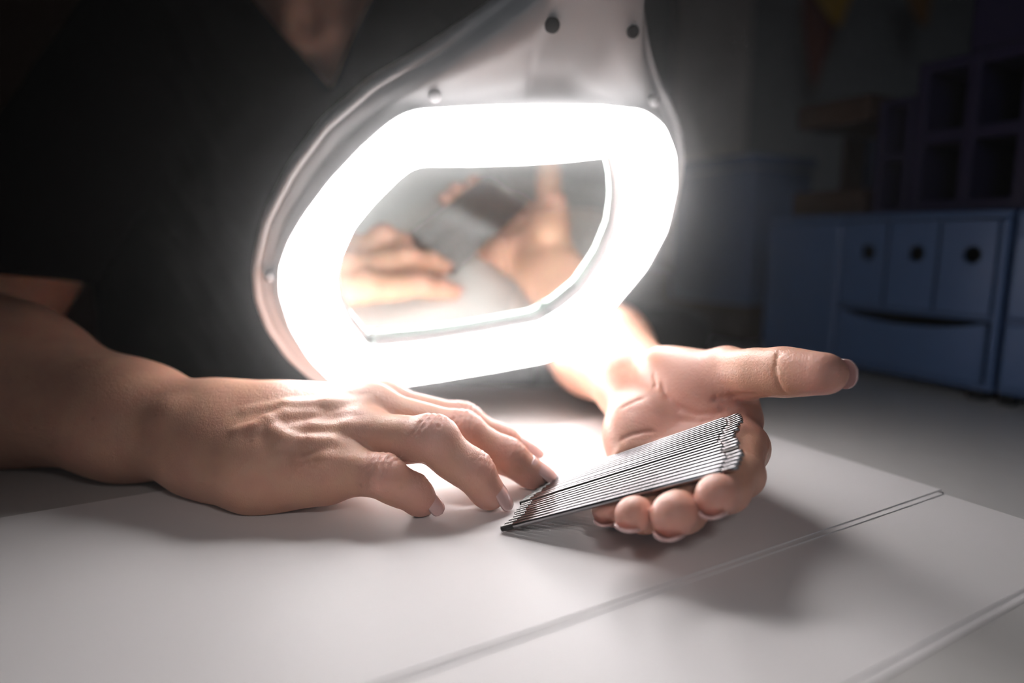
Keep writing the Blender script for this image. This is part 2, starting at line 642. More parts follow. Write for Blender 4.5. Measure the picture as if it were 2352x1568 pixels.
def finger(js, rs, dorsal, nail=None, kb=0.007, wr=True, pal=0.0003):
    """js: MCP, PIP, DIP, tip; rs: radius at each; dorsal: rough direction of the nail side."""
    g = []
    n = len(js)
    for i in range(n - 1):
        g.append(Cap(js[i], js[i + 1], rs[i], rs[i + 1], 0.004))
    for i in range(1, n - 1):                                       # knuckle swelling and finger pads
        t = unit(js[i + 1] - js[i - 1])
        nn = unit(dorsal - t * np.dot(dorsal, t))
        g.append(Ell(js[i] + nn * rs[i] * 0.25, np.stack([t, nn, np.cross(t, nn)]), (rs[i] * 1.15, rs[i] * 0.86, rs[i] * 1.06), 0.004))
        FLUSH.append((js[i] + nn * rs[i] * 0.6, rs[i] * 1.6, 0.75))
    for i in range(n - 1):
        t = unit(js[i + 1] - js[i])
        nn = unit(dorsal - t * np.dot(dorsal, t))
        mid = (js[i] + js[i + 1]) / 2
        r = (rs[i] + rs[i + 1]) / 2
        L = np.linalg.norm(js[i + 1] - js[i])
        if i < n - 2:
            g.append(Ell(mid - nn * r * 0.28, np.stack([t, nn, np.cross(t, nn)]), (L * 0.5, r * 0.85, r * 0.98), 0.005))
        else:
            g.append(Ell(mid + t * L * 0.30 - nn * r * 0.16, np.stack([t, nn, np.cross(t, nn)]), (L * 0.62, r * 0.98, r * 1.04), 0.004))
    for i in range(1, n - 1):
        t = unit(js[i + 1] - js[i - 1])
        nn = unit(dorsal - t * np.dot(dorsal, t))
        if wr:
            sp = 0.0026 if i == 1 else 0.0021
            F.wrinkles.append((js[i], t, nn, [-1.5 * sp, -0.5 * sp, 0.5 * sp, 1.5 * sp], 0.0008, 0.0012 if i == 1 else 0.0007, rs[i] * 1.85))
        if pal > 0.0002:
            F.wrinkles.append((js[i], t, -nn, [0.0], 0.0009, pal, rs[i] * 1.4))
    if pal < 0.0002:
        a_, b_ = (js[1] + 2 * js[2]) / 3, (js[3] + 2 * js[2]) / 3
        g.append(Cap(a_, b_, rs[2] * 1.03, rs[2] * 1.03, 0.006))
    F.groups.append((g, kb))
    FLUSH.append((js[-1], rs[-1] * 2.2, 0.9))
    t = unit(js[-1] - js[-2])
    nn = unit(dorsal - t * np.dot(dorsal, t))
    if nail:
        NAILS.append((js[-1], t, nn, rs[-1], nail, rs[-2], float(np.linalg.norm(js[-1] - js[-2]))))


Z = np.array([0, 0, 1.0])

# ---- right hand (palm down on the sheet), seen from its little-finger side
rE, rS = np.array([-0.372, 0.425, 0.052]), np.array([-0.345, 0.675, 0.315])       # elbow, shoulder
rW = at(432, 995, 0.338)
rM = {'index': at(880, 932, 0.352), 'middle': at(846, 942, 0.333), 'ring': at(828, 1000, 0.315), 'pinky': at(765, 1066, 0.301)}
rdors = unit(np.array([-0.05, -0.45, 1.0]))
finger([rM['pinky'], at(880, 1094, 0.290), at(945, 1130, 0.2935), at(974, 1154, 0.2955)], [0.0100, 0.0087, 0.0073, 0.0056],
       unit([0.45, -0.55, 0.75]), (0.0098, 0.0145, 0.0030))
finger([rM['ring'], at(995, 1008, 0.3005), at(1085, 1083, 0.2985), at(1128, 1134, 0.3005)], [0.0116, 0.0099, 0.0086, 0.0064],
       unit([0.55, -0.35, 0.75]), (0.0120, 0.0175, 0.0042))
finger([rM['middle'], at(1060, 993, 0.326), at(1165, 1050, 0.3255), at(1228, 1088, 0.3270)], [0.0114, 0.0097, 0.0083, 0.0064],
       unit([0.35, -0.35, 0.85]), (0.0115, 0.0160, 0.0040))
finger([rM['index'], at(1062, 968, 0.354), at(1150, 1012, 0.356), at(1205, 1040, 0.357)], [0.0110, 0.0092, 0.0078, 0.0062],
       unit([0.3, -0.2, 0.9]), (0.0112, 0.0155, 0.0035))
th = [np.array([-0.142, 0.366, 0.022]), np.array([-0.112, 0.390, 0.0195]), np.array([-0.082, 0.389, 0.0125]), np.array([-0.060, 0.382, 0.0085])]
finger(th, [0.0130, 0.0115, 0.0098, 0.0078], unit([0, 0.5, 0.9]), (0.0125, 0.015, 0.003), kb=0.012, wr=False)

# metacarpals and palm
wn = unit([0.02, -0.35, 0.95])
F.base += [
    Cap(rE, at(0, 880, 0.378), 0.043, 0.0425, 0.03),                                        # forearm
    Cap(at(0, 880, 0.378), at(300, 965, 0.348), 0.0425, 0.0295, 0.03),
    Cap(at(300, 965, 0.348), at(470, 1000, 0.335), 0.0290, 0.0240, 0.02, (wn, 1.12)),
    Cap(at(470, 995, 0.335), at(640, 1000, 0.325), 0.0240, 0.0215, 0.016, (wn, 1.1)),
    Cap(at(520, 960, 0.348), rM['index'], 0.0118, 0.0104, 0.022),
    Cap(at(520, 975, 0.338), rM['middle'], 0.0122, 0.0104, 0.022),
    Cap(at(520, 1010, 0.328), rM['ring'], 0.0122, 0.0102, 0.022),
    Cap(at(520, 1050, 0.316), rM['pinky'], 0.0132, 0.0096, 0.022),
    Cap(at(455, 1050, 0.322), at(590, 1082, 0.303), 0.0145, 0.0160, 0.018),
    Cap(at(590, 1080, 0.304), at(745, 1088, 0.300), 0.0160, 0.0135, 0.014),                   # hypothenar edge on the paper
    Cap(at(640, 1000, 0.335), at(800, 1010, 0.330), 0.0200, 0.0160, 0.014),                   # inner palm mass
    Ell(at(398, 968, 0.318), np.eye(3), (0.0075, 0.0065, 0.0075), 0.010),                     # ulnar bump at the wrist
]
for k_, (nm, r) in {'index': (0, .0072), 'middle': (0, .0078), 'ring': (0, .0068), 'pinky': (0, .006)}.items():
    q = rM[k_] + rdors * 0.0050
    F.base.append(Ell(q, np.eye(3), (r * 1.25, r, r * 0.95), 0.008))
    FLUSH.append((q, 0.012, 0.7))

# the fan of rods: near and far rod, left ends on the sheet, right ends on the hand
nl, nr_ = atz(1152, 1214, 0.0016), at(1655, 1083, 0.2515)
fl, fr_ = atz(1252, 1104, 0.0016), at(1688, 955, 0.301)
RN = unit(np.cross(nr_ - nl, fl - nl))
RN = RN * np.sign(RN[2])

# ---- left hand (palm up, under the rods)
lS, lE = np.array([0.015, 0.690, 0.315]), np.array([0.040, 0.600, 0.054])
lW = at(1480, 892, 0.385)
ld = unit([0.05, 0.25, -1.0])
lM = {'index': at(1702, 1012, 0.302), 'middle': at(1625, 1030, 0.307), 'ring': at(1535, 1050, 0.311) - RN * 0.005, 'pinky': at(1452, 1062, 0.318) - RN * 0.006}
lM['middle'] = lM['middle'] - RN * 0.0035
lM['index'] = lM['index'] - RN * 0.0025
finger([lM['index'], at(1698, 1085, 0.275), at(1668, 1122, 0.258), at(1643, 1144, 0.246)], [0.0108, 0.0090, 0.0079, 0.0064], unit([0.3, 0.1, -1]), (0.0110, 0.0150, 0.0032), wr=False)
finger([lM['middle'], at(1592, 1105, 0.279) - RN * 0.001, at(1563, 1152, 0.259) - RN * 0.0025, at(1543, 1190, 0.245)], [0.0108, 0.0092, 0.0083, 0.0069], unit([0.15, 0.1, -1]), (0.0116, 0.0155, 0.0034), wr=False)
finger([lM['ring'], at(1496, 1118, 0.284) - RN * 0.0025, at(1470, 1152, 0.265) - RN * 0.0045, at(1451, 1186, 0.252)], [0.0102, 0.0082, 0.0069, 0.0055], unit([0.05, 0.1, -1]), (0.0102, 0.0145, 0.0030), wr=False)
finger([lM['pinky'], at(1420, 1122, 0.296) - RN * 0.0025, at(1405, 1150, 0.282) - RN * 0.0025, at(1393, 1168, 0.272) - RN * 0.001], [0.0100, 0.0080, 0.0070, 0.0056], unit([0, 0.1, -1]), (0.0090, 0.0135, 0.0030), wr=False)
lT = [at(1540, 905, 0.365), at(1665, 857, 0.325), at(1795, 854, 0.292), at(1898, 858, 0.274)]
finger(lT, [0.0160, 0.0117, 0.0090, 0.0077], unit([0.25, 0.9, -0.15]), (0.0140, 0.0160, 0.0022), kb=0.012, wr=False, pal=0.00008)

pn = unit([0.02, -0.25, 1.0])
F.base += [
    Cap(lE, at(1378, 800, 0.470), 0.042, 0.0345, 0.03),
    Cap(at(1378, 800, 0.470), lW, 0.0345, 0.0255, 0.02, (pn, 1.15)),
    Cap(lW, at(1530, 950, 0.350), 0.0245, 0.0200, 0.016, (pn, 1.25)),
    Cap(at(1560, 935, 0.362), lM['index'] - RN * 0.002, 0.0125, 0.0100, 0.010),
    Cap(at(1530, 950, 0.362), lM['middle'] - RN * 0.003, 0.0125, 0.0095, 0.010),
    Cap(at(1500, 962, 0.362), lM['ring'] - RN * 0.003, 0.0125, 0.0090, 0.010),
    Cap(at(1475, 962, 0.364), lM['pinky'] - RN * 0.002, 0.0130, 0.0085, 0.010),
    Ell(at(1605, 893, 0.338), np.stack([unit([0.5, -0.8, 0.3]), unit(np.cross([0.5, -0.8, 0.3], pn)), pn]), (0.032, 0.0165, 0.0165), 0.010),   # ball of the thumb
    Cap(at(1468, 938, 0.368), at(1448, 1005, 0.338), 0.0160, 0.0120, 0.010),                  # heel of the palm
    Cap(at(1455, 985, 0.343), lM['pinky'] - RN * 0.003, 0.0118, 0.0085, 0.014),
]
FLUSH += [(at(1610, 900, 0.33), 0.03, 0.75), (at(1480, 980, 0.34), 0.03, 0.75), (at(1640, 990, 0.315), 0.03, 0.8), (at(1550, 960, 0.34), 0.03, 0.5)]

# ---- arms, shoulders, neck and head
def torso(e):
    """upper arms, shoulders, chest and neck, grown by e (the shirt is the same form a little larger)."""
    return [
        Cap(rS, rE + (0.0, 0.012, 0.006), 0.055 + e, 0.044 + e, 0.03),
        Cap(lS, lE + (0.0, 0.010, 0.006), 0.055 + e, 0.042 + e, 0.03),
        Cap([-0.30, 0.690, 0.315], [-0.03, 0.690, 0.315], 0.060 + e, 0.060 + e, 0.05),
        Ell([-0.165, 0.700, 0.235 if e else 0.280], np.eye(3), (0.165 + e, 0.112 + e, (0.170 if e else 0.130) + e), 0.05),
        Cap([-0.170, 0.670, 0.330], [-0.172, 0.615, 0.455], 0.054 + e, 0.053 + e, 0.05),
    ]


F.base += torso(0.0)
F.base += [
    Cap([-0.222, 0.602, 0.306], [-0.188, 0.590, 0.292], 0.009, 0.011, 0.02),                  # collar bones
    Cap([-0.118, 0.602, 0.306], [-0.142, 0.590, 0.292], 0.009, 0.011, 0.02),
    Cap([-0.205, 0.600, 0.400], [-0.180, 0.588, 0.300], 0.007, 0.008, 0.02),
    Cap([-0.138, 0.600, 0.400], [-0.158, 0.588, 0.300], 0.007, 0.008, 0.02),
    Ell([-0.170, 0.600, 0.560], np.eye(3), (0.072, 0.092, 0.100), 0.03),
    Ell([-0.170, 0.555, 0.505], np.eye(3), (0.050, 0.050, 0.050), 0.03),
    Cap([-0.170, 0.512, 0.572], [-0.170, 0.494, 0.540], 0.009, 0.012, 0.012),                 # nose
    Cap([-0.185, 0.507, 0.510], [-0.155, 0.507, 0.510], 0.007, 0.007, 0.006),                 # lips
    Ell([-0.243, 0.605, 0.560], np.eye(3), (0.008, 0.018, 0.030), 0.006),                     # ears
    Ell([-0.097, 0.605, 0.560], np.eye(3), (0.008, 0.018, 0.030), 0.006),
]
F.grooves += [Ell([-0.171, 0.574, 0.302], np.eye(3), (0.011, 0.010, 0.013), 0.02),
              Ell([-0.198, 0.508, 0.575], np.eye(3), (0.014, 0.008, 0.008), 0.012), Ell([-0.142, 0.508, 0.575], np.eye(3), (0.014, 0.008, 0.008), 0.012)]
for q in F.grooves: q.k = 0.012


def on_skin(px, py, d0, d1):
    """first point of the skin met along the sight line through that pixel."""
    ts = np.linspace(d0, d1, 500)
    a, b = at(px, py, d0), at(px, py, d1)
    P = (a + (b - a) * np.linspace(0, 1, 500)[:, None]).astype(np.float32)
    big = np.full(3, 1e3, np.float32)
    v = F(P, -big, big, 0.0)
    i = np.argmax(v < 0)
    return P[i].astype(float) if v[i] < 0 else None


def ridge(pts, r, depth, d0, d1, k=0.005):
    out = [on_skin(x, y, d0, d1) for x, y in pts]
    out = [o for o in out if o is not None]
    cam_p = np.array([0, 0, CAM_H])
    out = [o + unit(o - cam_p) * 0.0 - Z * depth for o in out]
    n = len(out)
    rr = [r * (0.35 + 0.65 * math.sin(math.pi * (i + 0.35) / (n - 0.3)) ** 0.7) for i in range(n)]
    out = [o - Z * 0.5 * (r - q) for o, q in zip(out, rr)]
    return [Cap(out[i], out[i + 1], rr[i], rr[i + 1], k) for i in range(n - 1)]


new = []
# extensor tendons and veins on the back of the right hand
new += ridge([(570, 938), (660, 928), (750, 922), (835, 918)], 0.0028, 0.0023, 0.27, 0.40)
new += ridge([(640, 985), (720, 978), (800, 975), (838, 972)], 0.0024, 0.0020, 0.27, 0.40)
new += ridge([(545, 985), (590, 980), (618, 965), (650, 952), (720, 947)], 0.0018, 0.0010, 0.27, 0.40)
new += ridge([(618, 965), (632, 990), (655, 1006), (720, 1012), (760, 1008)], 0.0018, 0.0010, 0.27, 0.40)
new += ridge([(690, 1055), (750, 1050), (800, 1052)], 0.0024, 0.0021, 0.27, 0.40)
F.base += new
# creases of the left palm and thumb
def crease(pts, r, d0, d1, k=0.0014):
    out = [on_skin(x, y, d0, d1) for x, y in pts]
    out = [o for o in out if o is not None]
    out = [o - unit(o - np.array([0, 0, CAM_H])) * r * 0.55 for o in out]
    return [Cap(a, b, r, r, k) for a, b in zip(out[:-1], out[1:])]


cr = []
cr += crease([(1518, 885), (1530, 912), (1560, 938), (1600, 952), (1640, 950), (1690, 935)], 0.0011, 0.24, 0.42)
cr += crease([(1560, 965), (1610, 968), (1660, 958), (1705, 945)], 0.0010, 0.24, 0.42)
cr += crease([(1640, 918), (1680, 912), (1735, 908)], 0.0016, 0.24, 0.42)
cr += crease([(1655, 930), (1700, 925), (1740, 925)], 0.0012, 0.24, 0.42)
cr += crease([(1787, 812), (1782, 850), (1790, 885), (1805, 902)], 0.0003, 0.24, 0.42)
cr += crease([(1425, 1010), (1460, 995), (1500, 990)], 0.0005, 0.24, 0.42)
cr += crease([(1500, 860), (1505, 885), (1470, 915), (1430, 935)], 0.0008, 0.24, 0.42)
F.grooves += cr
# the flesh is pressed flat where the rods lie on it
rc = (nl + nr_ + fl + fr_) / 4
dn, df = unit(nr_ - nl), unit(fr_ - fl)
F.grooves.append(Wedge([(nl - RN * 0.0015, -RN), (nl, unit(np.cross(dn, RN))), (fl, unit(np.cross(RN, df))), (nr_ + dn * 0.001, unit(np.cross(RN, nr_ - fr_))), (at(1330, 1150, 0.28), -dn)], rc, 0.11, 0.003))

PERSON = empty('person', (-0.165, 0.75, -0.45))
tag(PERSON, 'person in black V-neck T-shirt leaning over the desk, metal rods on the left palm', 'person')
P, Q = surface_net(F, H)
P = relax(P, Q, 1, 0.5)
me = quad_mesh(P, Q, 'body')
# skin folds over the finger joints, pressed in along the surface normals
nrm = np.empty(len(P) * 3, np.float32)
me.vertices.foreach_get('normal', nrm)
nrm = nrm.reshape(-1, 3)
for c, t, n, offs, w, amp, R in F.wrinkles:
    ix = np.flatnonzero(((P - c) ** 2).sum(1) < R * R)
    v = P[ix] - c
    s_ = v @ t
    side = v @ np.cross(t, n)
    win = np.clip(1 - (v * v).sum(1) / (R * R), 0, 1) * np.clip((v @ n) / (R * 0.5), 0, 1)
    push = np.zeros(len(ix))
    for q, o_ in enumerate(offs):
        x = s_ - o_ - np.sign(o_) * side ** 2 * 22.0 + 0.0003 * np.sin(side * 1500 + q * 2)
        push += amp * np.exp(-(x / w) ** 2) * win
    P[ix] -= nrm[ix] * push[:, None]
me.vertices.foreach_set('co', P.astype(np.float32).ravel())
me.update()
flush = np.zeros(len(P), np.float32)
for c, r, a in FLUSH:
    w = np.clip(1 - ((P - c) ** 2).sum(1) / (r * r), 0, 1) * a
    flush = np.maximum(flush, w)
me.attributes.new('flush', 'FLOAT', 'POINT').data.foreach_set('value', flush)
fk = np.clip(1.2 - np.linalg.norm(P - at(430, 985, 0.32), axis=1) / 0.13, 0, 1).astype(np.float32)
me.attributes.new('freckle', 'FLOAT', 'POINT').data.foreach_set('value', fk)
BODY = link('body', me, M_skin, PERSON)


def nail_mesh(tip, t, n, r, dims, rd, seg):
    """curved plate lying on the back of the fingertip, its free edge running past the tip."""
    w, L, over = dims
    b = np.cross(t, n)
    NU, NV = 14, 16
    vs, fs = [], []
    R = w * 0.62
    for s in (0, 1):
        for j in range(NV + 1):
            v = j / NV
            x = (r + over) - L * (1 - v)                   # along the finger from the tip centre
            ww = w * 0.5 * (1 - 0.10 * (1 - v) ** 2)
            if v > 0.72:
                ww *= math.sqrt(max(0.0, 1 - ((v - 0.72) / 0.285) ** 2 * 0.93))
            if v < 0.16:
                ww *= 0.80 + 0.20 * math.sqrt(v / 0.16)
            for i in range(NU + 1):
                u = (2 * i / NU - 1) * ww
                a = u / R
                sag = R * (1 - math.cos(a))
                down = 0.12 * r * max(0, (x / r)) ** 2
                rl = r + (rd - r) * min(1.0, max(0.0, -x / seg))
                hgt = rl * 1.0 + 0.0002 - sag * 0.92 - down + (0.00045 if s else -0.0006)
                pos = tip + t * x + b * (R * math.sin(a)) + n * hgt
                vs.append(pos)
    m = (NU + 1) * (NV + 1)
    for j in range(NV):
        for i in range(NU):
            a = j * (NU + 1) + i
            fs.append((a, a + NU + 1, a + NU + 2, a + 1))
            fs.append((m + a, m + a + 1, m + a + NU + 2, m + a + NU + 1))
    for i in range(NU):
        for a, c in ((i, i + 1), (NV * (NU + 1) + i + 1, NV * (NU + 1) + i)):
            fs.append((a, c, m + c, m + a))
    for j in range(NV):
        for a, c in (((j + 1) * (NU + 1), j * (NU + 1)), (j * (NU + 1) + NU, (j + 1) * (NU + 1) + NU)):
            fs.append((a, c, m + c, m + a))
    return mesh_of(vs, fs)


for frame_ in NAILS:
    link('fingernail', nail_mesh(*frame_), M_nail, BODY)

# ---- T-shirt
SH = Field()
rHem, lHem = at(80, 648, 0.490), lE + (lS - lE) * 0.30
SH.base += torso(0.008)
SH.base += [
    Ell([-0.165, 0.700, 0.280], np.eye(3), (0.174, 0.121, 0.139), 0.05),
    Cap([-0.222, 0.602, 0.306], [-0.188, 0.590, 0.292], 0.017, 0.019, 0.02),
    Cap([-0.118, 0.602, 0.306], [-0.142, 0.590, 0.292], 0.017, 0.019, 0.02),
    Cap([-0.210, 0.715, 0.17], [-0.215, 0.735, -0.25], 0.235, 0.245, 0.05, ((0, 1, 0), 1.9)),
]
vt = np.array([-0.151, 0.58, 0.246])
SH.grooves += [
    Wedge([(vt, (-0.70, 0, -0.62)), (vt, (0.84, 0, -0.39)), ((0, 0.668, 0), (0, 1, 0))], [-0.165, 0.58, 0.33], 0.12),
    Wedge([((0, 0, 0.352), (0, 0, -1))], [-0.170, 0.62, 0.42], 0.10),
    Wedge([(rHem, (0.0, 0.15, 0.98))], rHem - np.array([0, 0.01, 0.06]), 0.10),
    Wedge([(lHem, unit(lS - lE))], lHem - unit(lS - lE) * 0.05, 0.10),
]
P, Q = surface_net(SH, 0.003, 24)
fold = 0.0022 * np.sin(P[:, 2] * 60 + 4 * np.sin(P[:, 0] * 22) + 30 * P[:, 0]) * np.clip((P[:, 1] - 0.3) * 4, 0, 1)
P = relax(P, Q, 1, 0.5)
P[:, 1] -= np.abs(fold)
link('t_shirt', quad_mesh(P, Q, 't_shirt'), M_shirt, PERSON)
hair = Field()
hair.base += [Ell([-0.170, 0.625, 0.580], np.eye(3), (0.086, 0.088, 0.098), 0.02), Cap([-0.170, 0.70, 0.56], [-0.170, 0.73, 0.45], 0.05, 0.035, 0.03)]
P, Q = surface_net(hair, 0.005, 16)
link('hair', quad_mesh(P, Q, 'hair'), M_brown, PERSON)

# ------------------------------------------------------------------ magnifying lamp
LX, LY, LN = np.array([0.96436, 0.24658, 0.09597]), np.array([0.0, -0.36272, 0.9319]), np.array([0.2646, -0.89868, -0.34979])
LX = unit(LX); LN = unit(LN - LX * np.dot(LX, LN)); LY = np.cross(LN, LX)
LO = np.array([-0.0127, 0.3993, 0.1125])
LM = Matrix(((LX[0], LY[0], LN[0], LO[0]), (LX[1], LY[1], LN[1], LO[1]), (LX[2], LY[2], LN[2], LO[2]), (0, 0, 0, 1)))
LAMP = empty('magnifying_lamp', LO)
tag(LAMP, 'white magnifying lamp head with a glowing ring around its glass lens', 'lamp')
mm = 0.001


def dense(poly, n=160, smooth=3):
    """closed outline resampled evenly and rounded a little."""
    P = np.array(poly, float)
    Qn = np.vstack([P, P[:1]])
    s = np.concatenate([[0], np.cumsum(np.linalg.norm(np.diff(Qn, axis=0), axis=1))])
    t = np.linspace(0, s[-1], n, endpoint=False)
    R = np.stack([np.interp(t, s, Qn[:, 0]), np.interp(t, s, Qn[:, 1])], 1)
    for _ in range(smooth):
        R = (np.roll(R, 1, 0) + 2 * R + np.roll(R, -1, 0)) / 4
    return R


def barrel(a, b, bulge, corner, n=160, cx=0.0, cy=0.0, power=2.0):
    """outline with flat top and bottom (half height b, half width a) and bowed sides reaching a + bulge."""
    pts = []
    m = 24
    for i in range(m): pts.append((-a + 2 * a * i / m, b))
    for i in range(m): v = 1 - 2 * i / m; pts.append((a + bulge * (1 - abs(v) ** power), b * v))
    for i in range(m): pts.append((a - 2 * a * i / m, -b))
    for i in range(m): v = -1 + 2 * i / m; pts.append((-a - bulge * (1 - abs(v) ** power), b * v))
    R = dense(pts, n, corner)
    return R + np.array([cx, cy])


def polar(poly, n=240, c=(0.0, 0.0)):
    """resample an outline at even angles about c, so that several outlines can be skinned together."""
    P = np.array(poly) - np.array(c)
    th = np.unwrap(np.arctan2(P[:, 1], P[:, 0]))
    if th[-1] < th[0]: P, th = P[::-1], np.unwrap(np.arctan2(P[::-1][:, 1], P[::-1][:, 0]))
    r = np.hypot(P[:, 0], P[:, 1])
    T = np.concatenate([th - 2 * math.pi, th, th + 2 * math.pi])
    Rr = np.tile(r, 3)
    g = np.linspace(-math.pi, math.pi, n, endpoint=False)
    rr = np.interp(g, T, Rr)
    return np.stack([np.cos(g) * rr, np.sin(g) * rr], 1) + np.array(c)


def skin_loops(loops, close=False, cap0=False, cap1=False):
    """loops: list of (outline in mm, height in mm or per-point heights)."""
    n = len(loops[0][0])
    vs, fs = [], []
    for L, z in loops:
        z = np.broadcast_to(np.asarray(z, float), (n,))
        for (x, y), zz in zip(L, z):
            vs.append(tuple(LM @ Vector((x * mm, y * mm, zz * mm))))
    m = len(loops)
    for i in range(m if close else m - 1):
        j = (i + 1) % m
        for k in range(n):
            fs.append((i * n + k, i * n + (k + 1) % n, j * n + (k + 1) % n, j * n + k))
    if cap0: fs.append(tuple(range(n)))
    if cap1: fs.append(tuple(range((m - 1) * n, m * n)))
    bm = bmesh.new()
    bv = [bm.verts.new(v) for v in vs]
    for f in fs: bm.faces.new([bv[i] for i in f])
    return bm_mesh(bm)


C0 = (-4.0, 1.0)
inner = polar(dense([(-37.8, 57.5), (-11, 55.6), (19, 54.4), (48, 54.2), (76.4, 55.5), (77.0, 54.5), (81.7, 39.1), (83.5, 25.3), (82.4, 8.4), (75.2, -11.5), (61.5, -32.1), (47, -43), (32.1, -50.5),
                     (-9, -52.8), (-43, -53.6), (-78, -52.2), (-79, -51), (-87.8, -33.9), (-92, -17.2), (-91.6, -3.2), (-87.2, 9.8), (-78, 25.9), (-65.9, 38.6), (-51.6, 50.9), (-44, 56)], 320, 2), c=C0)
outer = polar(dense([(-38, 87), (-5, 87), (29, 86), (65, 84), (93, 80), (107, 70.9), (116.4, 54), (120, 33), (117, 5), (105, -21), (83, -48), (62, -69), (50, -77), (38, -81.6),
                     (5, -83), (-33, -84), (-67, -84), (-87, -82), (-103, -75), (-114.5, -55.9), (-122, -33.4), (-124.3, -10), (-121.6, 6), (-114, 21), (-103.7, 35), (-87.4, 53), (-69.5, 69), (-55, 80), (-46, 85)], 320, 4), c=C0)
case = polar(dense([(44, 158), (50, 190), (92, 190), (92, 158), (93, 136), (98, 116), (106, 98), (117, 82), (127, 64), (131.5, 45), (131, 28), (129, 8), (117, -22), (94, -52), (68, -76), (44, -88),
                    (5, -91), (-35, -93), (-70, -93.5), (-92, -93), (-106, -88), (-119, -77), (-129.5, -61), (-138, -38.6), (-140.7, -17.5), (-138.5, 2), (-128, 29.6), (-109, 57.4), (-88, 80.2), (-60.4, 99.8), (-25, 117), (11, 137.5)], 420, 4), c=C0)


mid_ = lambda f: inner + (outer - inner) * f


def inset(L, d):
    c = np.array(C0)
    v = L - c
    r = np.hypot(v[:, 0], v[:, 1])[:, None]
    return c + v * (1 - d / r)


neck = np.clip((case[:, 1] - 88) / 50, 0, 1)
nz = -5.0 * np.clip((case[:, 1] - 120) / 40, 0, 1)
plate = (outer + (inset(case, 9) - outer) * 0.55)
link('housing', skin_loops([(inset(outer, -0.5), -2.7), (inset(outer, -1.2), -3.5), (outer + (plate - outer) * 0.35, -5.6), (plate, -9.0 + 7.0 * neck), (inset(case, 13), -11.0 + 11.5 * neck), (inset(case, 9.5), -12.5 + 10.0 * neck),
                            (inset(case, 6.2), -12.2 + 4.0 * neck), (inset(case, 5.0), -13.8 + 1.0 * neck), (inset(case, 3.8), -12.0 + nz), (inset(case, 1.2), -12.6 + nz), (case, -15.5 + nz),
                            (case, -32.0), (inset(case, 8), -42.0), (inset(case, 22), -45.0), (inset(inner, -5), -40.0), (inset(inner, -4.5), -27.0), (mid_(0.5), -12.0), (inset(outer, 2), -8.0), (inset(outer, -0.35), -6.5)], close=True), M_case, LAMP)
mid = mid_
link('light_ring', skin_loops([(mid(1.0), -6.0), (mid(1.0), -1.6), (mid(0.99), -0.2), (mid(0.96), 1.0), (mid(0.85), 2.2), (mid(0.6), 2.6), (mid(0.3), 2.0), (mid(0.08), 0.8), (mid(0.01), 0.0), (mid(0.0), -1.0), (mid(0.01), -2.0),
                               (mid(0.1), -6.5), (mid(0.6), -8.0)], close=True), M_led, LAMP)
link('lens_bezel', skin_loops([(inset(inner, -0.4), -2.2), (inset(inner, 0.3), -8.0), (inset(inner, 1.4), -9.0), (inset(inner, 1.4), -10.4), (inset(inner, -3.4), -10.4), (inset(inner, -3.4), -6.9)], close=True), M_case, LAMP)
# thick glass lens: nearly flat face towards the work, bowed on the far side
lensr = inset(inner, -2.0)
fr = [1.0, 0.985, 0.93, 0.86, 0.78, 0.70, 0.62, 0.54, 0.46, 0.38, 0.30, 0.22, 0.14, 0.07, 0.02]
R_FRONT, R_BACK = 6000.0, 330.0
front = [(lensr * f, -10.6 - ((lensr * f) ** 2).sum(1) / (2 * R_FRONT)) for f in fr[::-1]]
backl = [(lensr * f, -30.0 + ((lensr * f) ** 2).sum(1) / (2 * R_BACK)) for f in fr]
lens_o = link('lens', skin_loops(front + backl, cap0=True, cap1=True), M_lens, LAMP)
lens_o.data.materials.append(M_lens_back)
ln = Vector(LN)
for pl in lens_o.data.polygons:
    if pl.normal.dot(ln) < 0.3:
        pl.material_index = 1
# screws and black discs painting hole shade on the housing face
for (x, y, r, dz, kind) in ((-128.5, -1, 3.0, -7.2, 0), (-28, 93, 3.6, -5.3, 0), (101.5, 84, 3.2, -6.2, 0), (35.5, 126, 4.0, -1.8, 1), (81.0, 122, 3.4, -0.4, 1)):
    Mx = LM @ Matrix.Translation(Vector((x * mm, y * mm, dz * mm))) @ Matrix.Rotation(math.radians(-90), 4, 'Y')
    if kind == 0:
        link('screw_cover', lathe_mesh([(-0.004, r * mm), (0.0004, r * mm), (0.0012, r * 0.8 * mm), (0.0015, r * 0.3 * mm)], 20, Mx), M_cover, LAMP)
    else:
        link('hole_shade_disc', lathe_mesh([(-0.003, r * mm), (0.0010, r * mm), (0.0013, r * 0.8 * mm), (0.0013, r * 0.3 * mm)], 20, Mx), M_black, LAMP)
link('lens_clip', box_mesh((0.040, -0.0475, -0.005), (0.007, 0.005, 0.006), 0.001, LM), M_lens_back, LAMP)
link('lens_clip', box_mesh((-0.077, -0.050, -0.005), (0.006, 0.004, 0.006), 0.001, LM), M_lens_back, LAMP)
# hinge and arm above the frame
a0 = LM @ Vector((0.071, 0.182, -0.026))
bm = bmesh.new()
link('hinge', lathe_mesh([(-0.03, 0.014), (-0.028, 0.016), (0.028, 0.016), (0.03, 0.014)], 24, Matrix.Translation(a0 + Vector(0.012 * LY)) @ LM.to_3x3().to_4x4()), M_case, LAMP)
arm_dir = Vector((0.45, 0.75, 0.5)).normalized()
link('arm', lathe_mesh([(0.0, 0.010), (0.45, 0.010)], 20, Matrix.Translation(a0 + Vector(0.012 * LY)) @ arm_dir.to_track_quat('X', 'Z').to_matrix().to_4x4()), M_case, LAMP)

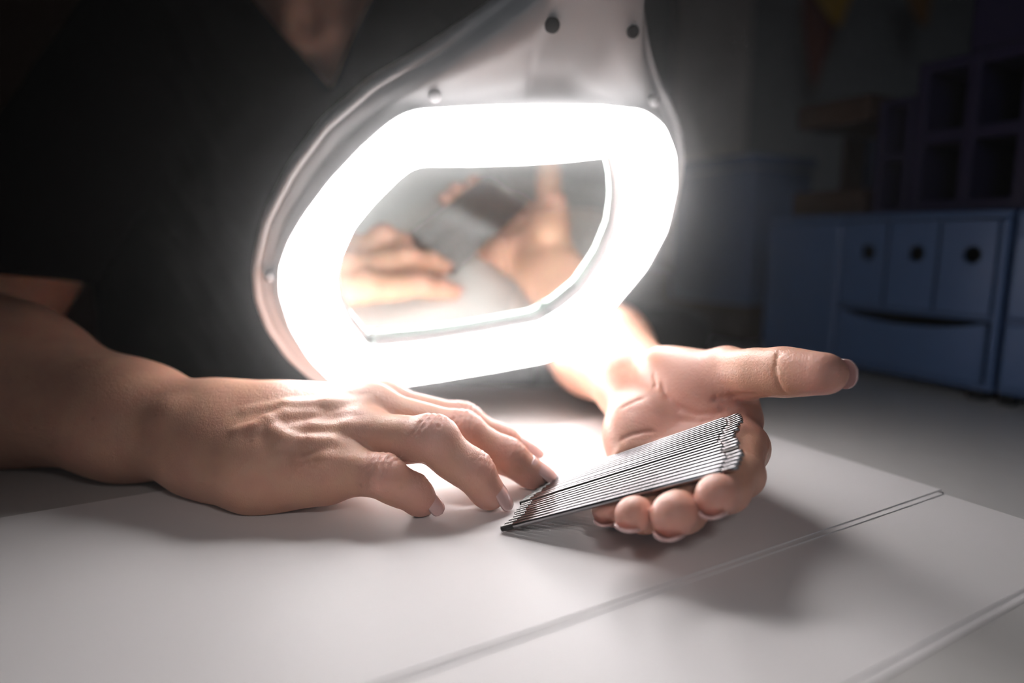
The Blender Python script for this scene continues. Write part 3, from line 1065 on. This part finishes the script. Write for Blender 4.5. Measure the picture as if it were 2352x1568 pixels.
# ------------------------------------------------------------------ fan of metal rods on the left palm
NR = 20
ORD = 'second third fourth fifth sixth seventh eighth ninth tenth eleventh twelfth thirteenth fourteenth fifteenth sixteenth seventeenth eighteenth nineteenth'.split()
ROD_R = 0.00122


def thread_prof(x0, x1, r, pitch=0.00062):
    out = []
    n = int(round(abs(x1 - x0) / pitch))
    for i in range(n):
        a = x0 + (x1 - x0) * i / n
        out += [(a, r * 0.80), (a + (x1 - x0) / n * 0.5, r)]
    out.append((x1, r * 0.80))
    return out


L = 0.1010
shank = lathe_mesh([(0.0055, ROD_R * 0.92), (0.0058, ROD_R), (L - 0.0072, ROD_R), (L - 0.0069, ROD_R * 0.94), (L - 0.0068, ROD_R * 0.6)], 16)
tipm = lathe_mesh(thread_prof(0.0, 0.0056, ROD_R * 1.18), 14)
pinm = lathe_mesh([(L - 0.0072, ROD_R * 0.78), (L - 0.0005, ROD_R * 0.78), (L, ROD_R * 0.62)], 14)
pinth = lathe_mesh(thread_prof(L - 0.0068, L, ROD_R * 1.0), 14)
for m_, mt in ((shank, M_steel), (tipm, M_dark_steel), (pinm, M_steel), (pinth, M_dark_steel)):
    m_.materials.append(mt)
    m_.polygons.foreach_set('use_smooth', np.ones(len(m_.polygons), dtype=bool))
for m_ in (tipm, pinth):
    m_.polygons.foreach_set('use_smooth', np.zeros(len(m_.polygons), dtype=bool))

for i in range(NR):
    f = i / (NR - 1)
    a = nl + (fl - nl) * f
    b = nr_ + (fr_ - nr_) * f
    b = b + np.array([0, 0, 0.0012 * math.sin(math.pi * f)])
    sl = 0.0026 * math.sin(f * 9.0 + 0.4) * 0.6 + random.uniform(-0.0006, 0.0006)
    if i in (3, 4, 7, 8, 12): sl += 0.0012
    dirv = unit(b - a)
    sl_a = 0.0
    a = a + dirv * (sl if i not in (0, NR - 1) else 0)
    a[2] = max(a[2], 0.0016)
    dirv = unit(b - a)
    root = empty('metal_rod', a)
    root.rotation_euler = Vector(dirv).to_track_quat('X', 'Z').to_euler()
    if i == 0: lab = 'nearest steel rod of the fan, lying along its lower edge over the fingertips'
    elif i == NR - 1: lab = 'farthest steel rod of the fan, along its upper edge against the palm'
    elif i == 5: lab = 'steel rod in the fan whose raised end is threaded instead of smooth'
    else:
        lab = ORD[i - 1] + ' thin steel rod of the fan, counted from its lower edge by the fingertips'
    tag(root, lab, 'rod', 'steel rods fanned out on the left hand')
    for nm, m_ in (('shank', shank), ('threaded_tip', tipm), ('pin', pinth if i == 5 else pinm)):
        o = bpy.data.objects.new(nm, m_)
        col.objects.link(o)
        o.parent = root

# ------------------------------------------------------------------ blue drawer unit and the boxes on it
fo, f1 = np.array([0.307, 0.588]), np.array([0.362, 0.487])
fx = (f1 - fo) / np.linalg.norm(f1 - fo)
fyv = np.array([-fx[1], fx[0]])                       # into the unit, away from the desk's middle
if fyv[0] < 0: fyv = -fyv
UM = Matrix(((fx[0], fyv[0], 0, fo[0]), (fx[1], fyv[1], 0, fo[1]), (0, 0, 1, DESK), (0, 0, 0, 1)))


def drawer_unit(name, label, s0, s1, y0, y1, z0, z1, mtl):
    root = empty(name, tuple(UM @ Vector(((s0 + s1) / 2, (y0 + y1) / 2, z0))))
    tag(root, label, 'drawers')
    return root


def ub(name, root, s0, s1, y0, y1, z0, z1, mtl, bev=0.002):
    return link(name, box_mesh(((s0 + s1) / 2, (y0 + y1) / 2, (z0 + z1) / 2), (s1 - s0, y1 - y0, z1 - z0), bev, UM), mtl, root, False)


def holed_front(s0, s1, z0, z1, hs, hz, r, th=0.004):
    """drawer front plate with a round finger hole."""
    bm = bmesh.new()
    n = 32
    ring = [(hs + r * math.cos(2 * math.pi * k / n), hz + r * math.sin(2 * math.pi * k / n)) for k in range(n)]
    out = []
    for k in range(n):
        c, s = math.cos(2 * math.pi * k / n), math.sin(2 * math.pi * k / n)
        t = min(((s1 - hs) if c > 0 else (hs - s0)) / max(abs(c), 1e-6), ((z1 - hz) if s > 0 else (hz - z0)) / max(abs(s), 1e-6))
        out.append((hs + c * t, hz + s * t))
    for cx_, cz_ in ((s0, z0), (s1, z0), (s0, z1), (s1, z1)):
        k = min(range(n), key=lambda q: (out[q][0] - cx_) ** 2 + (out[q][1] - cz_) ** 2)
        out[k] = (cx_, cz_)
    lay = []
    for y in (0.0, th):
        lay.append([bm.verts.new(UM @ Vector((p[0], y, p[1]))) for p in ring])
        lay.append([bm.verts.new(UM @ Vector((p[0], y, p[1]))) for p in out])
    for k in range(n):
        j = (k + 1) % n
        bm.faces.new((lay[0][k], lay[0][j], lay[1][j], lay[1][k]))
        bm.faces.new((lay[2][k], lay[3][k], lay[3][j], lay[2][j]))
        bm.faces.new((lay[0][k], lay[2][k], lay[2][j], lay[0][j]))
        bm.faces.new((lay[1][k], lay[1][j], lay[3][j], lay[3][k]))
    return bm_mesh(bm)


cab = drawer_unit('drawer_unit', 'blue plastic drawer unit with round finger holes standing on the desk', -0.10, 0.115, 0.006, 0.18, 0.0, 0.145, M_blue)
ub('back_panel', cab, -0.10, 0.118, 0.150, 0.156, 0.008, 0.144, M_blue)
ub('top_panel', cab, -0.10, 0.118, 0.002, 0.156, 0.140, 0.146, M_blue)
ub('bottom_panel', cab, -0.10, 0.118, 0.004, 0.156, 0.008, 0.014, M_blue)
ub('side_panel', cab, -0.10, -0.016, 0.001, 0.150, 0.008, 0.140, M_blue, 0.004)
ub('divider', cab, 0.112, 0.118, 0.001, 0.150, 0.012, 0.140, M_blue)
ub('divider', cab, -0.014, 0.112, 0.003, 0.150, 0.062, 0.066, M_blue, 0.001)
for k, s in enumerate((-0.0125, 0.0295, 0.0715)):
    d = link('drawer', holed_front(s, s + 0.0395, 0.067, 0.139, s + 0.0235, 0.1125, 0.0068), M_blue, cab, False)
    ub('drawer_box', d, s + 0.001, s + 0.0385, 0.030, 0.145, 0.068, 0.136, M_black, 0.001)  # black colour paints the shade behind the finger hole
bm = bmesh.new()
n = 24                                                 # wide lower drawer, its front dipping in the middle
low, topv = [], []
for y in (0.0, 0.004):
    for i in range(n + 1):
        u = i / n
        s = -0.0125 + 0.1225 * u
        zt = 0.060 - 0.007 * math.sin(math.pi * min(1, max(0, (u - 0.05) / 0.9))) ** 0.7
        low.append(bm.verts.new(UM @ Vector((s, y, 0.0145))))
        topv.append(bm.verts.new(UM @ Vector((s, y, zt))))
m_ = n + 1
for i in range(n):
    bm.faces.new((low[i], low[i + 1], topv[i + 1], topv[i]))
    bm.faces.new((low[m_ + i], topv[m_ + i], topv[m_ + i + 1], low[m_ + i + 1]))
    bm.faces.new((topv[i], topv[i + 1], topv[m_ + i + 1], topv[m_ + i]))
    bm.faces.new((low[i], low[m_ + i], low[m_ + i + 1], low[i + 1]))
d = link('drawer', bm_mesh(bm), M_blue, cab, False)
ub('drawer_box', d, -0.010, 0.108, 0.012, 0.145, 0.016, 0.050, M_black, 0.001)
for s, y in ((-0.085, 0.02), (0.105, 0.012), (-0.085, 0.14), (0.105, 0.14)):
    ub('foot', cab, s - 0.006, s + 0.006, y - 0.006, y + 0.006, 0.0, 0.009, M_black, 0.001)

cab2 = drawer_unit('drawer_unit', 'blue plastic cabinet cut by the right edge of the photo, beside the holed drawers', 0.119, 0.25, 0.0, 0.156, 0.0, 0.15, M_blue)
ub('body', cab2, 0.1195, 0.25, 0.006, 0.156, 0.008, 0.146, M_blue)
ub('drawer', cab2, 0.1225, 0.245, 0.0, 0.006, 0.066, 0.128, M_blue)
ub('drawer', cab2, 0.1225, 0.245, 0.0, 0.006, 0.014, 0.062, M_blue)
ub('label_strip', cab2, 0.1225, 0.245, 0.001, 0.006, 0.131, 0.143, M_blue)
for s, y in ((0.126, 0.012), (0.24, 0.012), (0.126, 0.14), (0.24, 0.14)):
    ub('foot', cab2, s - 0.005, s + 0.005, y - 0.005, y + 0.005, 0.0, 0.009, M_black, 0.001)

T1 = 0.1465


def pigeon(name, label, s0, s1, y0, y1, z0, z1, cols, rows, mtl, inner_m, gap=0.007):
    root = empty(name, tuple(UM @ Vector(((s0 + s1) / 2, (y0 + y1) / 2, z0))))
    tag(root, label, 'box')
    th = gap
    ub('back_panel', root, s0, s1, y1 - 0.005, y1, z0, z1, mtl)
    for i in range(cols + 1):
        s = s0 + (s1 - s0 - th) * i / cols
        ub('divider', root, s, s + th, y0, y1 - 0.005, z0, z1, mtl, 0.001)
    for j in range(rows + 1):
        z = z0 + (z1 - z0 - th) * j / rows
        for i in range(cols):
            a = s0 + (s1 - s0 - th) * i / cols + th
            b = s0 + (s1 - s0 - th) * (i + 1) / cols
            ub('shelf', root, a, b, y0 + 0.0005, y1 - 0.005, z, z + th, mtl, 0.001)
    return root


pigeon('pigeonhole_box', 'dark indigo box of tall open slots standing on the blue drawers', 0.02, 0.15, 0.035, 0.15, T1, T1 + 0.125, 3, 2, M_indigo, M_black, 0.010)
pigeon('pigeonhole_box', 'low dark indigo box with open slots left of the taller slotted box', -0.012, 0.0185, 0.035, 0.15, T1, T1 + 0.10, 1, 2, M_indigo, M_black, 0.006)
bx = empty('storage_box', tuple(UM @ Vector((0.09, 0.09, T1 + 0.126))))
tag(bx, 'near-black box at the top right, stacked on the slotted indigo box', 'box')
ub('body', bx, 0.055, 0.20, 0.04, 0.14, T1 + 0.126, T1 + 0.19, M_indigo, 0.003)
ub('lid', bx, 0.052, 0.203, 0.037, 0.143, T1 + 0.1905, T1 + 0.205, M_black, 0.003)
rk = empty('wooden_rack', tuple(UM @ Vector((-0.06, 0.09, T1))))
tag(rk, 'dark brown two-tier rack on the left end of the blue drawers', 'rack')
ub('board', rk, -0.095, -0.018, 0.030, 0.145, T1, T1 + 0.024, M_brown)
ub('board', rk, -0.095, -0.018, 0.030, 0.145, T1 + 0.085, T1 + 0.108, M_brown)
ub('back_panel', rk, -0.095, -0.018, 0.138, 0.145, T1 + 0.025, T1 + 0.084, M_blue)
for s in (-0.094, -0.024):
    ub('upright', rk, s, s + 0.005, 0.10, 0.137, T1 + 0.025, T1 + 0.084, M_brown)
bb = empty('storage_box', tuple(UM @ Vector((-0.24, 0.05, 0.0))))
tag(bb, 'tall plain blue box standing behind the left end of the drawer unit', 'box')
ub('body', bb, -0.30, -0.17, 0.055, 0.16, 0.045, 0.205, M_blue, 0.004)
ub('lid', bb, -0.303, -0.167, 0.052, 0.163, 0.2055, 0.22, M_blue, 0.003)
ub('plinth', bb, -0.295, -0.175, 0.06, 0.155, 0.0, 0.0445, M_brown, 0.002)

# black pouch behind the forearm
bm = bmesh.new()
bmesh.ops.create_uvsphere(bm, u_segments=32, v_segments=20, radius=1.0)
c = at(1530, 742, 0.70)
for v in bm.verts:
    p = v.co
    sq = lambda t: math.copysign(abs(t) ** 0.75, t)
    v.co = Vector((c[0] + 0.042 * sq(p.x), c[1] + 0.06 * sq(p.y), DESK + 0.026 + 0.026 * sq(p.z) * (1 + 0.06 * math.sin(9 * p.x))))
pouch = empty('pouch', (c[0], c[1], DESK))
tag(pouch, 'rounded black pouch on the desk behind the forearm with the open palm', 'pouch')
link('body', bm_mesh(bm), M_pouch, pouch)
link('zipper', box_mesh((c[0], c[1], DESK + 0.0525), (0.05, 0.006, 0.003), 0.001), M_dark_steel, pouch, False)

# pennants hanging from a cord in front of the back wall
def pennant(px0, px1, py_top, pxt, pyt, d, mtl, label):
    a, b, t = at(px0, py_top, d), at(px1, py_top, d), at(pxt, pyt, d)
    vs, fs = [], []
    n = 10
    for s in (-0.0012, 0.0012):
        for j in range(n + 1):
            v = j / n
            for u in (0, 0.5, 1):
                p = (a * (1 - u) + b * u) * (1 - v) + t * v
                vs.append(p + np.array([0, s + 0.012 * math.sin(3 * v + u), 0]))
    m = (n + 1) * 3
    for j in range(n):
        for i in range(2):
            q = j * 3 + i
            fs += [(q, q + 1, q + 4, q + 3), (m + q, m + q + 3, m + q + 4, m + q + 1)]
        for q, r in ((j * 3, j * 3 + 3), (j * 3 + 5, j * 3 + 2)):
            fs.append((q, r, m + r, m + q))
    fs += [(0, m, m + 1, 1), (1, m + 1, m + 2, 2)]
    o = link('pennant', mesh_of(vs, fs), mtl, None, False)
    tag(o, label, 'pennant', 'felt pennants hung in front of the wall')
    return o


DW = 1.25
pennant(1852, 1985, -60, 1925, 62, DW, M_yellow, 'yellow felt pennant hanging above the brown rack')
pennant(1840, 1960, -40, 1868, 205, DW + 0.03, M_red, 'dark red pennant whose tip hangs below the yellow one')
pennant(2070, 2165, -60, 2122, 62, DW, M_orange, 'orange-brown pennant above the dark stacked boxes')
cp0, cp1 = at(1700, -52, DW + 0.012), at(2500, -52, DW + 0.012)
cord = link('cord', lathe_mesh([(0, 0.002), (float(np.linalg.norm(cp1 - cp0)), 0.002)], 10, Matrix.Translation(Vector(cp0)) @ Vector(cp1 - cp0).to_track_quat('X', 'Z').to_matrix().to_4x4()), M_brown)
tag(cord, 'thin brown cord that carries the pennants along the wall', 'cord')

# scattering volume added to imitate lens bloom around the lamp
hz = bpy.data.materials.new('bloom_scatter')
hz.use_nodes = True
nt = hz.node_tree
nt.nodes.remove(nt.nodes['Principled BSDF'])
vs_ = nt.nodes.new('ShaderNodeVolumeScatter')
vs_.inputs['Density'].default_value = BLOOM_HAZE
vs_.inputs['Anisotropy'].default_value = 0.96
nt.links.new(vs_.outputs[0], nt.nodes['Material Output'].inputs['Volume'])
if BLOOM_HAZE > 0:
    bloom_haze = link('bloom_haze', box_mesh((0.0, 0.30, 0.38), (1.6, 1.4, 0.75)), hz, None, False)
    tag(bloom_haze, 'added thin mist volume standing in for lens bloom around the lit lamp', 'bloom_haze', None, 'stuff')
